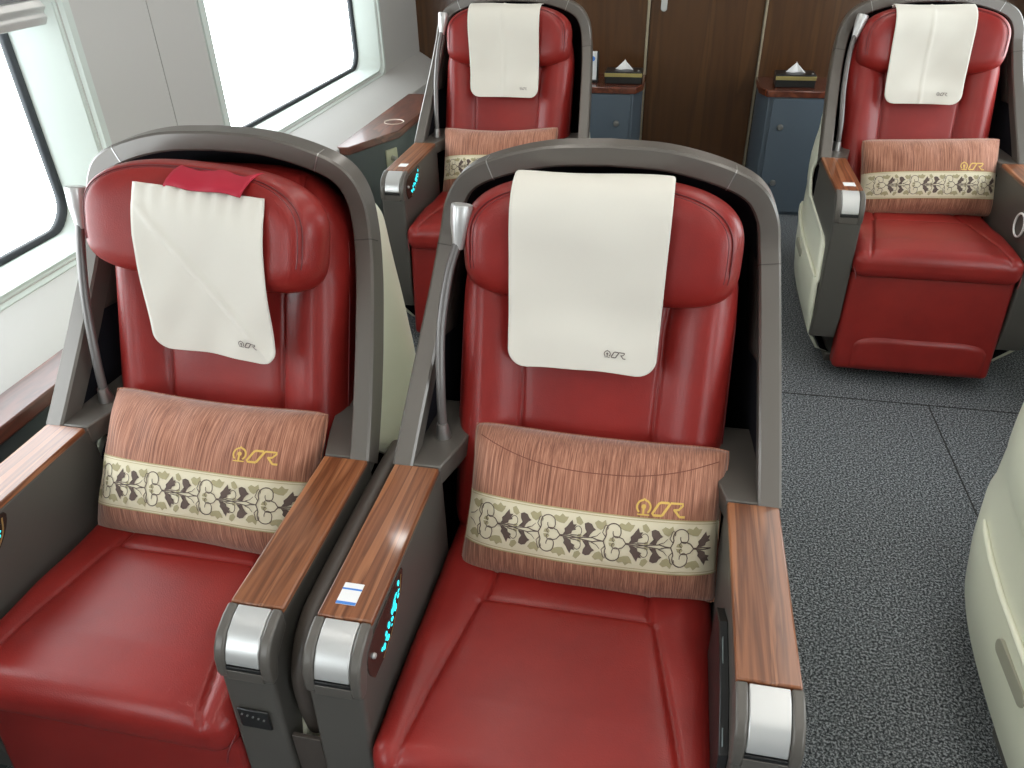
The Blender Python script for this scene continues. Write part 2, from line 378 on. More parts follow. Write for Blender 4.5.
lathe('cup_recess', [(0.001, -0.004), (0.036, -0.004), (0.041, 0.0015), (0.044, 0.0015), (0.044, -0.006)], CORK, lg, loc=(-1.205, 3.26, 0.653))
# socket on the slanted face of the side cabinet
sx_, sy_ = -1.190, 3.006
d = Vector((0.122, 0.27, 0)).normalized(); nrm = Vector((d.y, -d.x, 0))
base = Vector((-1.274 + 0.122 * 0.83, 2.872 + 0.27 * 0.83, 0.545)) + nrm * 0.003
so = box('socket_plate', (-0.033, -0.004, -0.038), (0.033, 0.006, 0.038), BEIGEPL, sc_, bevel=0.003)
so.location = base; so.rotation_euler = (0, 0, math.atan2(d.y, d.x))
kn = lathe('socket_knob', [(0.001, -0.022), (0.009, -0.022), (0.012, -0.004), (0.012, 0.0)], STEEL, so, n=20, axis='y', loc=(0, 0, 0))
# right-hand ledge
tag(box('window_ledge', (1.45, -0.9, 0.62), (1.545, 4.1, 0.652), MAHOGY, bevel=0.004), 'dark wooden ledge running under the right windows', 'ledge')

# blue cabinets, tissue boxes
def cabinet(poly, xl, locks, label, seamx):
    t = empty('low_cabinet', (sum(p[0] for p in poly) / len(poly), 4.3, 0), label, 'cabinet', None)
    ox, oy = t.location.x, t.location.y
    P = [(x - ox, y - oy) for x, y in poly]
    prism('carcass', P, 2, 0.0, 0.604, BLUE, t, bevel=0.003)
    Q = [(x + (0.012 if x > 0 else -0.012) * (0 if abs(x) > 0.9 else 1), y - (0.014 if y < 0 else 0)) for x, y in P]
    prism('wooden_top', Q, 2, 0.604, 0.636, MAHOG, t, bevel=0.004)
    dr = box('cabinet_door', (xl[0] - ox, 4.119 - oy, 0.02), (xl[1] - ox, 4.13 - oy, 0.598), BLUE, t, bevel=0.002)
    for (x, z) in locks:
        lathe('round_lock', [(0.001, -0.011), (0.012, -0.010), (0.0155, -0.004), (0.016, 0.0), (0.001, 0.0)], STEEL, dr, n=24, loc=(x - ox, 4.119 - oy, z), axis='y')
    return t
cabinet([(0.418, 4.445), (0.418, 4.22), (0.452, 4.13), (1.25, 4.13), (1.25, 4.445)], (0.474, 1.2), [(0.527, 0.46), (0.537, 0.175)], 'blue-grey low cabinet with two round locks right of the brown door', 0.5)
cabinet([(-0.90, 4.445), (-0.90, 4.13), (-0.218, 4.13), (-0.184, 4.22), (-0.184, 4.445)], (-0.85, -0.232), [(-0.297, 0.455), (-0.297, 0.175)], 'blue-grey low cabinet with one lock showing left of the brown door', -0.2)
def tissue(x, label):
    t = empty('tissue_box', (x, 4.245, 0.636), label, 'tissue box', 'tissue boxes on the low cabinets')
    box('box_body', (-0.095, -0.058, 0.0), (0.095, 0.058, 0.062), BLACK, t, bevel=0.004)
    box('gold_band', (-0.0965, -0.0600, 0.036), (0.0965, -0.050, 0.054), BRASS, t, bevel=0.001)
    lathe('clasp', [(0.001, -0.006), (0.004, -0.005), (0.005, 0)], STEEL, t, n=12, loc=(0.075, -0.05, 0.066), axis='y')
    V = []; nn = 16
    for i in range(nn + 1):
        u = i / nn * 2 - 1
        for j in range(6):
            v = j / 5; V.append((u * 0.050 * (1 - v), 0.006 * math.sin(u * 5) * (1 - v) + 0.012 * v, 0.060 + 0.052 * v * (1 - 0.1 * abs(u))))
    F = [(i * 6 + j, (i + 1) * 6 + j, (i + 1) * 6 + j + 1, i * 6 + j + 1) for i in range(nn) for j in range(5)]
    mesh('paper_tissue', V, F, WHITE, t, solid=0.002)
tissue(0.573, 'black and gold tissue box on the cabinet right of the door')
tissue(-0.278, 'black and gold tissue box on the cabinet left of the door')
br = empty('leaflet_holder', (-0.462, 4.23, 0.636), 'small white leaflet standing in a dark holder left of the left tissue box', 'leaflet')
box('holder_base', (-0.05, -0.02, 0), (0.05, 0.05, 0.012), BLACK, br, bevel=0.002)
lf = box('leaflet', (-0.045, 0.0, 0.012), (0.042, 0.006, 0.150), WHITE, br, bevel=0.001)
box('holder_side', (0.043, -0.015, 0.008), (0.050, 0.02, 0.150), BLACK, br, bevel=0.001)
lathe('printed_mark', [(0.001, -0.0012), (0.012, -0.0012), (0.012, 0), (0.001, 0)], BLUEP, lf, n=16, loc=(0.020, 0.0, 0.115), axis='y')

# ------------------------------------------------------------------ the recliner seat
def frame_curve(n=10):
    """right half front edge of the shell, from the arm deck up and over to the middle (local x, y, z)"""
    up = [(0.333, 0.345, 0.640), (0.327, 0.425, 0.722), (0.320, 0.510, 0.808), (0.312, 0.590, 0.896), (0.303, 0.636, 0.970), (0.291, 0.648, 1.028), (0.260, 0.652, 1.074), (0.200, 0.653, 1.104), (0.105, 0.653, 1.127), (0.0, 0.653, 1.133)]
    return catmull(up, n)
FC = frame_curve()
ARCH = [np.array(p) for p in FC] + [np.array([-p[0], p[1], p[2]]) for p in reversed(FC[:-1])]   # right deck -> top -> left deck
def sm(q): q = min(1, max(0, q)); return q * q * (3 - 2 * q)
def shell_outer(off=0.0, lower=True, L=1.02, zmin=0.03, nt=26):
    low = [(0.05, 0.03, 0.235), (0.0, 0.07, 0.290), (-0.045, 0.15, 0.334), (-0.055, 0.24, 0.343), (-0.045, 0.34, 0.345), (-0.042, 0.352, 0.338), (-0.010, 0.46, 0.338), (0.03, 0.475, 0.338), (0.40, 0.484, 0.338), (0.455, 0.53, 0.338), (0.45, 0.57, 0.338), (0.40, 0.62, 0.335)]
    R = [np.array([x, y, z]) for y, z, x in low] if lower else []
    R = R + [np.array([p[0], p[1], p[2]]) for p in FC[1:]]
    full = R + [np.array([-p[0], p[1], p[2]]) for p in reversed(R[:-1])]
    V = []; F = []; nf = len(full)
    for p in full:
        for k in range(nt + 1):
            th = k / nt * math.pi / 2
            Le = L - off
            if p[2] < 0.30: Le -= (0.30 - p[2]) * 0.25
            y = p[1] + (Le - p[1]) * math.sin(th) ** 0.95
            fx = lambda q: max(1e-9, 1 - min(1, max(0, q / Le)) ** 4) ** 0.45
            up_ = sm((p[2] - 0.60) / 0.06)
            x = p[0] * (1 - 0.012 * up_) * (1 - off * 3.4) * (fx(y) / fx(p[1]) if k < nt else 0.0); y += 0.012 * up_ * math.cos(th)
            z = p[2] - off * min(1, max(0, (p[2] - 0.6) / 0.4)) - 0.62 * max(0, y - p[1]) * sm((p[2] - 0.86) / 0.24)
            z = max(z, zmin) if p[2] > 0.06 else z
            V.append((x, y, z))
    for i in range(nf - 1):
        for k in range(nt): F.append((i * (nt + 1) + k, i * (nt + 1) + k + 1, (i + 1) * (nt + 1) + k + 1, (i + 1) * (nt + 1) + k))
    return V, F
def rim_piece(name, i0, i1, parent, tw=0.037, depth=0.045, m=None):
    """square-section rail following the arch between two indices"""
    V = []; F = []; pts = ARCH[i0:i1 + 1]; N = len(pts)
    for i, p in enumerate(pts):
        g0 = max(0, i0 + i - 1); g1 = min(len(ARCH) - 1, i0 + i + 1)
        t = ARCH[g1] - ARCH[g0]; t /= np.linalg.norm(t)
        back = np.array([0, 1.0, 0]); back = back - t * back.dot(t); back /= np.linalg.norm(back)
        inn = np.cross(t, back); c = np.array([0, 0.75, 0.7]) - p
        if inn.dot(c) < 0: inn = -inn
        o = p - inn * 0.003 - back * 0.004
        prof = [(0.0, 0.004), (0.004, 0.0), (tw - 0.004, 0.0), (tw, 0.004), (tw, depth), (0.0, depth)]
        for a, b in prof: V.append(o + inn * a + back * b)
    n = 6
    for i in range(N - 1):
        for k in range(n): F.append((i * n + k, i * n + (k + 1) % n, (i + 1) * n + (k + 1) % n, (i + 1) * n + k))
    F += [tuple(range(n)), tuple(range((N - 1) * n, N * n))]
    return mesh(name, V, F, m or RIM, parent, sharp=30)
def face_out(o):
    me = o.data; d = sum((f.center - Vector((0, 0.6, 0.6))).dot(f.normal) * f.area for f in me.polygons)
    if d < 0: me.flip_normals()
def build_seat():
    t = empty('recliner_seat', (0, 0, 0), '', 'train seat')
    V, F = shell_outer(0.0); sh_ = mesh('outer_shell', V, F, CREAM, t, solid=0.010, sharp=60); face_out(sh_)
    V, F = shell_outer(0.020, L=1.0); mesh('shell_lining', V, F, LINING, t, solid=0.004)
    nA = len(ARCH); sh = [0, 37, 68, nA - 1 - 68, nA - 1 - 37, nA - 1]
    for a, b in zip(sh[:-1], sh[1:]):
        rim_piece('frame_rail', a, b, t)
    for i in sh[1:-1]:     # bright joints between the rails
        p = ARCH[i]; tt = ARCH[i + 1] - ARCH[i - 1]; tt /= np.linalg.norm(tt)
        back = np.array([0, 1.0, 0]); back = back - tt * back.dot(tt); back /= np.linalg.norm(back); inn = np.cross(tt, back)
        if inn.dot(np.array([0, 0.75, 0.7]) - p) < 0: inn = -inn
        V = []
        for s in (-0.0009, 0.0009):
            for a, b in ((-0.0008, 0.030), (-0.0008, 0.0037), (0.0037, -0.0008), (0.0333, -0.0008), (0.0378, 0.0037), (0.0378, 0.03)):
                V.append(p - inn * 0.003 * 0 - inn * 0.003 - back * 0.004 + inn * (a + 0.0) + back * b + tt * s)
        mesh('rail_joint', V, [tuple(range(6)), tuple(range(11, 5, -1))] + [(k, (k + 1) % 6, 6 + (k + 1) % 6, 6 + k) for k in range(6)], STEEL if i in (sh[2], sh[3]) else HOOD, t, smooth=False)
    # inner hood band right behind the rails
    V = []; F = []; pts = ARCH[18:nA - 18]
    for p in pts:
        g = 0.030
        for dy, off in ((0.036, 0.031), (0.07, 0.036), (0.105, 0.048)):
            c = np.array([0, p[1], 0.72]); d = c - p; d /= np.linalg.norm(d)
            sx = np.sign(p[0]) * min(1, abs(p[0]) / 0.1)
            V.append((p[0] - sx * off * 0.9, p[1] + dy, p[2] - off * min(1, max(0, (p[2] - 0.98) / 0.1)) - 0.0))
    for i in range(len(pts) - 1):
        for k in range(2): F.append((i * 3 + k, i * 3 + k + 1, (i + 1) * 3 + k + 1, (i + 1) * 3 + k))
    mesh('hood_lining', V, F, HOOD, t, solid=0.003)
    # base and side ridges
    prism('base_plinth', [(-0.22, 0.0), (0.22, 0.0), (0.30, 0.16), (-0.30, 0.16)], 1, 0.03, 0.55, ARM, t, bevel=0.012)
    prism('floor_rail', [(-0.245, 0.03), (0.245, 0.03), (0.245, 0.50), (-0.245, 0.50)], 2, 0.0, 0.035, RIM, t, bevel=0.006)
    for s in (-1, 1):
        tube('side_ridge', [(s * (0.3450 * ((1 - (q / 1.02) ** 4) ** 0.45)), q, 0.349) for q in (-0.02, 0.05, 0.2, 0.35, 0.5, 0.6, 0.68, 0.72)], [0.003] + [0.0065] * 6 + [0.003], CREAM, t, n=10)
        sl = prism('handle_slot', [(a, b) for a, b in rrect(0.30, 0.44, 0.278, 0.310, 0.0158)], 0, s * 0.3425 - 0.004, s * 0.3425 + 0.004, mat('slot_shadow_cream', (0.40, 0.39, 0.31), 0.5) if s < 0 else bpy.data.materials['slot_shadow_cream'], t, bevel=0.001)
    # armrests
    prof = [(0.36, 0.636), (0.0, 0.634), (-0.020, 0.631), (-0.040, 0.622), (-0.055, 0.605), (-0.062, 0.588), (-0.064, 0.56), (-0.066, 0.515), (-0.072, 0.40), (-0.078, 0.24), (-0.065, 0.15), (0.0, 0.13), (0.36, 0.13)]
    for s in (-1, 1):
        x0, x1 = sorted((s * 0.249, s * 0.333))
        a = prism('armrest', prof, 0, *sorted((s * 0.249, s * 0.3315)), ARM, t, bevel=0.006, seg=3)
        a['label'] = 'dark grey armrest on the %s' % ('left' if s < 0 else 'right')
        prism('wood_top', [(x0 + 0.0005, 0.0), (x1 - 0.0005, 0.0), (x1 - 0.0005, 0.345), (x0 + 0.0005, 0.345)], 2, 0.630, 0.6425, WALNUT, a, bevel=0.003)
        prism('rear_deck', [(min(s * 0.333, s * 0.225), 0.348), (max(s * 0.333, s * 0.225), 0.348), (max(s * 0.330, s * 0.225), 0.56), (min(s * 0.330, s * 0.225), 0.56)] if False else
              ([(0.249, 0.348), (0.331, 0.348), (0.322, 0.45), (0.306, 0.56), (0.20, 0.56), (0.228, 0.42)] if s > 0 else [(-0.331, 0.348), (-0.249, 0.348), (-0.228, 0.42), (-0.20, 0.56), (-0.306, 0.56), (-0.322, 0.45)]), 2, 0.60, 0.6415, ARMG, a, bevel=0.003)
        cheek = [(-0.0015, 0.6435), (-0.022, 0.640), (-0.046, 0.629), (-0.060, 0.612), (-0.067, 0.595), (-0.069, 0.570), (-0.066, 0.556), (-0.050, 0.556), (-0.040, 0.585), (-0.0015, 0.61)]
        for q0, q1 in ((x0 - 0.001, x0 + 0.0155), (x1 - 0.0155, x1 + 0.001)):
            prism('grey_cheek', cheek, 0, q0, q1, ARMG, a, bevel=0.004, seg=3)
        cap = [(-0.003, 0.6425), (-0.022, 0.6390), (-0.044, 0.628), (-0.058, 0.611), (-0.065, 0.594), (-0.066, 0.586), (-0.060, 0.584), (-0.045, 0.590), (-0.003, 0.615)]
        prism('metal_cap', cap, 0, x0 + 0.016, x1 - 0.016, SILVER, a, bevel=0.002)
        box('cap_gap', (x0 + 0.015, -0.0672, 0.576), (x1 - 0.015, -0.05, 0.5835), BLACK, a, bevel=0.001)
        box('cheek_bridge', (x0 + 0.014, -0.0678, 0.556), (x1 - 0.014, -0.05, 0.5755), ARMG, a, bevel=0.001)
    # cushion
    tr = [((-0.142, 0.0), (0.142, 0.0)), ((-0.150, -0.008), (-0.205, -0.31)), ((0.150, -0.008), (0.205, -0.31)), ((-0.150, -0.008), (-0.142, 0.0)), ((0.150, -0.008), (0.142, 0.0)), ((-0.142, 0.0), (-0.112, 0.31)), ((0.142, 0.0), (0.112, 0.31))]
    def cd(x, y):
        e = 0.012 * (1 - (2 * x / 0.5) ** 4) - 0.010 * max(0, (-y - 0.2)) / 0.1
        xe = 0.150 - min(0, y) * 0.18
        inside = y < 0.0 and abs(x) < xe
        e += 0.003 if inside else 0
        bul = 0.008 * max(0, abs(x) - xe) / 0.06 * sm(-y / 0.12)
        return e + min(bul, 0.012) + groove(x, y, tr, 0.0045, 0.0034)
    cx = Matrix.Translation((0, 0.210, 0.420)) @ Matrix.Rotation(math.radians(-2.0), 4, 'X')
    pad('seat_cushion', 0.496, 0.62, 0.090, 0.036, LEATHER, t, nx=110, ny=130, nz=8, disp=cd, xf=cx)
    for s in (-1, 1):
        tube('cushion_piping', [(s * x, y, z) for x, y, z in ((0.2488, 0.10, 0.425), (0.2488, -0.03, 0.432), (0.246, -0.070, 0.425), (0.240, -0.094, 0.405), (0.236, -0.098, 0.385))], 0.0018, STITCH, t, n=8)
    # backrest, leaning back
    sd = [((-0.115, -0.36), (-0.128, 0.10)), ((0.115, -0.36), (0.128, 0.10)), ((-0.128, 0.10), (-0.165, 0.36)), ((0.128, 0.10), (0.165, 0.36))]
    def bd(x, y):
        xe = 0.115 + 0.013 * (y + 0.36) / 0.46 if y < 0.10 else 0.128 + 0.037 * (y - 0.10) / 0.26
        e = 0.0
        d = abs(x) - xe
        if d > 0: e += 0.026 * math.sin(min(1, d / 0.09) * math.pi * 0.62)
        else: e += 0.004 * (1 - (x / xe) ** 2)
        e -= 0.03 * max(0, y - 0.16) / 0.2 * (1 if d > 0 else 0.2)
        return e + groove(x, y, sd, 0.005, 0.0035)
    bx = Matrix.Translation((-0.004, 0.578, 0.735)) @ Matrix.Rotation(math.radians(69), 4, 'X')
    def bw(p):
        k = max(0.0, (p[1] - 0.12) / 0.23)
        return np.array([p[0] * (1 - 0.10 * k * k), p[1] - 0.085 * (abs(p[0]) / 0.25) ** 4 * k, p[2] - 0.02 * k * k])
    pad('backrest', 0.500, 0.70, 0.13, 0.05, LEATHER, t, nx=110, ny=110, nz=8, disp=bd, xf=bx, warp=bw)
    for s in (-1, 1):
        P = [bx @ Vector(bw((s * 0.2485, y, z))) for y, z in ((-0.30, 0.035), (-0.1, 0.035), (0.1, 0.03), (0.20, 0.028), (0.26, 0.022))]
        tube('backrest_piping', P, 0.0018, STITCH, t, n=8)
    # headrest: superellipse cushion
    a, b, T, p = 0.242, 0.112, 0.060, 3.6; NR, NT = 26, 120; V = []; F = []
    hx = Matrix.Translation((-0.003, 0.606, 0.981)) @ Matrix.Rotation(math.radians(80), 4, 'X')
    def hp(r, th, side):
        c, s_ = math.cos(th), math.sin(th); p = 2.75 if s_ > 0 else 4.2
        k = (abs(c) ** p + abs(s_) ** p) ** (-1 / p); x, y = a * c * k * r, b * s_ * k * r
        if s_ < 0: y *= 1 - 0.06 * (1 - abs(x / a))
        h = T * max(0.0, 1 - r ** 5) ** 0.42
        if side > 0: h += 0.030 * abs(x / a) ** 2.6 * max(0, 1 - r ** 12) - 0.0045 * math.exp(-((r - 0.90) / 0.012) ** 2) * (1 if s_ > -0.3 else 0.3)
        return hx @ Vector((x, y, h * side + (0.014 * abs(x / a) ** 2)))
    for side in (1, -1):
        k0 = len(V)
        for i in range(NR + 1):
            r = 1 - (1 - i / NR) ** 1.8
            for j in range(NT): V.append(hp(r, 2 * math.pi * j / NT, side))
        for i in range(NR):
            for j in range(NT): F.append((k0 + i * NT + j, k0 + i * NT + (j + 1) % NT, k0 + (i + 1) * NT + (j + 1) % NT, k0 + (i + 1) * NT + j))
    hr = mesh('headrest', V, F, LEATHER, t, weld=True)
    for r in (0.885, 0.915):
        tube('headrest_piping', [hp(r, math.radians(q), 1) for q in range(-25, 206, 5)], 0.0011, STITCH, hr, n=6)
    # leg rest
    lx = Matrix.Translation((0, -0.050, 0.225)) @ Matrix.Rotation(math.radians(83), 4, 'X')
    def ld(x, y): return 0.006 * math.cos(x / 0.25 * 1.5)
    lr = pad('leg_rest', 0.492, 0.355, 0.070, 0.018, LEATHER, t, nx=30, ny=24, nz=6, disp=ld, xf=lx)
    lx2 = Matrix.Translation((0.012, -0.1065, 0.120)) @ Matrix.Rotation(math.radians(83), 4, 'X')
    V = []; F = []; NN = 40
    for i in range(NN + 1):
        u = i / NN * 2 - 1
        for j in range(13):
            v = j / 12
            top = 0.055 * (1 - abs(u) ** 5) ** 0.5 * 0.6 + 0.028
            y = -0.055 + v * (top + 0.055); e = max(0.0, (1 - abs(u) ** 8)) * (1 - abs(2 * v - 1) ** 5)
            V.append(lx2 @ Vector((u * 0.205, y, -0.004 + 0.011 * max(0, e) ** 0.4)))
    F = [(i * 13 + j, (i + 1) * 13 + j, (i + 1) * 13 + j + 1, i * 13 + j + 1) for i in range(NN) for j in range(12)]
    mesh('foot_pad', V, F, LEATHER, lr)
    return t
def lamp(parent, dx=0.0, hx_=0.0, dy=0.0, dz=0.0):
    base = (-0.268, 0.440, 0.6415)
    la = tube('reading_lamp', catmull([(-0.268, 0.440, 0.66), (-0.270, 0.455, 0.74), (-0.276 + dx * 0.2, 0.50 + dy * 0.3, 0.84), (-0.273 + dx * 0.6, 0.55 + dy * 0.7, 0.93 + dz * 0.6), (-0.264 + dx, 0.580 + dy, 0.985 + dz)], 6), 0.0085, NECK, parent, n=14)
    lathe('lamp_base', [(0.001, 0), (0.015, 0.0), (0.0145, 0.006), (0.010, 0.030), (0.001, 0.031)], STEEL, la, n=24, loc=base)
    A = Vector((-0.264 + dx, 0.580 + dy, 0.975 + dz)); B = Vector((-0.262 + dx + hx_, 0.597 + dy, 1.052 + dz)); D = B - A
    tube('lamp_head', [A, A + D * 0.2, A + D * 0.55, A + D * 0.9, A + D * 0.97, A + D * 0.985, A + D * 0.90], [0.0095, 0.0120, 0.0175, 0.0195, 0.0185, 0.0150, 0.011], SILVER, la, n=24)
    return la
def control_panel(arm):
    """dark leaf-shaped plate with glowing icons on the inner face of the left arm"""
    x = -0.2485
    out = catmull([(-0.022, 0.548), (-0.036, 0.575), (-0.034, 0.606), (-0.01, 0.621), (0.05, 0.625), (0.122, 0.625), (0.106, 0.588), (0.058, 0.556), (0.02, 0.545)], 4)
    pl = prism('control_panel', [(p[0], p[1]) for p in out], 0, x - 0.002, x + 0.0015, mat('brown_black_panel', (0.030, 0.020, 0.016), 0.25) if 'brown_black_panel' not in bpy.data.materials else bpy.data.materials['brown_black_panel'], arm, bevel=0.0006)
    rng = random.Random(3); fl = []
    for i in range(22):
        u = i / 21; cy = 0.016 + 0.084 * u + rng.uniform(-0.006, 0.006); cz = 0.566 + 0.042 * u - 0.008 * math.sin(u * 3) + rng.uniform(-0.008, 0.010)
        r = rng.uniform(0.0025, 0.0062); fl.append(arc(cy, cz, r, 0, 360, 7, ry=r * rng.uniform(0.5, 1.3))[:-1])
    strokes('glowing_icons', [], lambda a_, b_, e: (x + 0.0015 + e, a_, b_), CYAN, pl, fills=fl, eps=0.0006)
    strokes('gold_edge', [([(p[0], p[1]) for p in catmull([(0.012, 0.549), (0.058, 0.561), (0.100, 0.590), (0.114, 0.619)], 6)], 0.0035)], lambda a_, b_, e: (x + 0.0015 + e, a_, b_), BRASS, pl, eps=0.0005)
    lathe('panel_button', [(0.001, 0.005), (0.004, 0.004), (0.005, 0)], SILVER, pl, n=14, loc=(x + 0.001, -0.016, 0.590), axis='x')
def sticker(arm, x, y, w, h, blue=True):
    s = box('paper_sticker', (x - w / 2, y - h / 2, 0.6425), (x + w / 2, y + h / 2, 0.6433), WHITE, arm, bevel=0)
    if blue:
        boxes('blue_border', [((x - w / 2, y - h / 2, 0.6433), (x + w / 2, y - h / 2 + 0.005, 0.6436)), ((x - w / 2, y + h / 2 - 0.013, 0.6433), (x + w / 2, y + h / 2 - 0.010, 0.6436))], BLUEP, arm)

proto = build_seat()
def arms(t): L = [c for c in t.children if c.name.startswith('armrest')]; return L
def part(t, n): return [c for c in t.children if c.name.split('.')[0] == n]
A_ = proto
SEATS = {}
pos = {'A': (-0.822, 0.66), 'B': (-0.105, 0.66), 'C': (-0.663, 2.575), 'D': (0.878, 2.575), 'E': (1.032, 0.66)}
lab = {'A': 'red leather recliner by the near left window, crimson cloth on its tilted headrest',
       'B': 'red leather recliner nearest the camera in the middle, beside the aisle carpet',
       'C': 'red leather recliner half hidden behind the two front seats, by the far left window',
       'D': 'red leather recliner across the aisle at upper right, leg rest fully visible',
       'E': 'cream-shelled seat cut off by the lower right edge of the photo'}
for kx in 'ABCDE':
    s = proto if kx == 'A' else copy_tree(proto)
    s.location = (pos[kx][0], pos[kx][1], 0); s['label'] = lab[kx]; s['group'] = 'recliner seats in the cabin'
    if kx in 'CD': s.scale = (1.03,) * 3
    SEATS[kx] = s
for kx, dx, h, dy, dz in (('A', -0.004, 0.000, -0.050, 0.004), ('B', 0.016, 0.006, -0.03, 0.0), ('C', 0.0, 0.005, 0, 0.015), ('D', 0.004, 0.016, 0, 0.015)):
    lamp(SEATS[kx], dx, h, dy, dz)
for kx in 'ABCD':
    s = SEATS[kx]; la = [c for c in arms(s) if 'left' in c['label']][0]; ra = [c for c in arms(s) if 'right' in c['label']][0]
    if kx in 'ABC': control_panel(la)
    if kx == 'B': sticker(la, -0.298, 0.043, 0.030, 0.040)
    if kx == 'C': sticker(la, -0.285, 0.06, 0.030, 0.034, False)
    if kx == 'D': sticker(la, -0.285, 0.055, 0.036, 0.034, False)
    if kx == 'A':
        sk = box('power_socket', (0.262, -0.073, 0.448), (0.312, -0.069, 0.492), BLACK, ra, bevel=0.004)
        for i in range(5): lathe('socket_pin', [(0.001, -0.002), (0.0016, -0.002), (0.0016, 0.0)], STEEL, sk, n=10, loc=(0.270 + 0.0085 * i, -0.073, 0.482 - 0.002 * i), axis='y')
    if kx == 'B':
        # black mesh pocket with a booklet on the inner side of the right arm
        V = []; F = []; L = []
        oc = [(-0.055, 0.40), (-0.055, 0.555), (0.02, 0.585), (0.13, 0.598), (0.18, 0.57), (0.18, 0.46)]
        pk = prism('seat_pocket', oc, 0, 0.236, 0.2495, BLACK, ra, bevel=0.002)
        for i in range(14):
            y = -0.05 + i * 0.017
            L.append(([(y, 0.47), (y + 0.004, 0.548 + min(0.035, i * 0.006))], 0.0014))
        for i in range(9): L.append(([(-0.05, 0.465 + i * 0.010), (0.172, 0.475 + i * 0.0125)], 0.0014))
        strokes('pocket_netting', L, lambda a_, b_, e: (0.236 - e, a_, b_), NECK, pk, eps=0.0005)
        prism('booklet', [(-0.05, 0.44), (-0.045, 0.562), (0.10, 0.60), (0.10, 0.47)], 0, 0.240, 0.2415, mat('booklet_cover', (0.20, 0.24, 0.24), 0.5), ra, bevel=0)
    if kx == 'D':
        R_ = [(0.2475 - 0.004, 0.055 + 0.036 * math.cos(q), 0.535 + 0.036 * math.sin(q)) for q in [2 * math.pi * i / 36 for i in range(36)]]
        tube('white_ring', R_, 0.0035, WHITE, ra, n=10, closed=True)
def lean(o, amt, z0, z1):
    o.data = o.data.copy()
    for v in o.data.vertices:
        k = min(1, max(0, (v.co.z - z0) / (z1 - z0))); v.co.x += amt * k * k * (3 - 2 * k)
for nm in ('outer_shell', 'shell_lining', 'frame_rail', 'rail_joint', 'hood_lining'):
    for c in part(SEATS['A'], nm): lean(c, -0.033, 0.60, 1.00)
for nm in ('backrest', 'backrest_piping'):
    for c in part(SEATS['A'], nm): lean(c, -0.012, 0.40, 0.70)
# A: headrest pulled forward and tilted, crimson flap over its top
hA = part(SEATS['A'], 'headrest')[0]
hA.matrix_local = Matrix.Translation((-0.006, -0.050, 0.008)) @ Matrix.Translation((0, 0.612, 0.968)) @ Matrix.Rotation(math.radians(-3), 4, 'Z') @ Matrix.Rotation(math.radians(-6), 4, 'X') @ Matrix.Rotation(math.radians(3), 4, 'Y') @ Matrix.Translation((0, -0.612, -0.968))
V = []; F = []
for i in range(21):
    u = i / 20
    for j in range(9):
        v = j / 8; x = -0.050 + 0.150 * u + 0.014 * v
        V.append((x + 0.012 * (1 - v), 0.532 + 0.09 * v + 0.002 * math.sin(u * 17), 1.066 + 0.030 * math.sin(v * 2.0) ** 0.8 + 0.0018 * math.sin(u * 11 + v * 3) - 0.010 * v))
F = [(i * 9 + j, (i + 1) * 9 + j, (i + 1) * 9 + j + 1, i * 9 + j + 1) for i in range(20) for j in range(8)]
mesh('crimson_flap', V, F, CRIMSON, hA, solid=0.003)

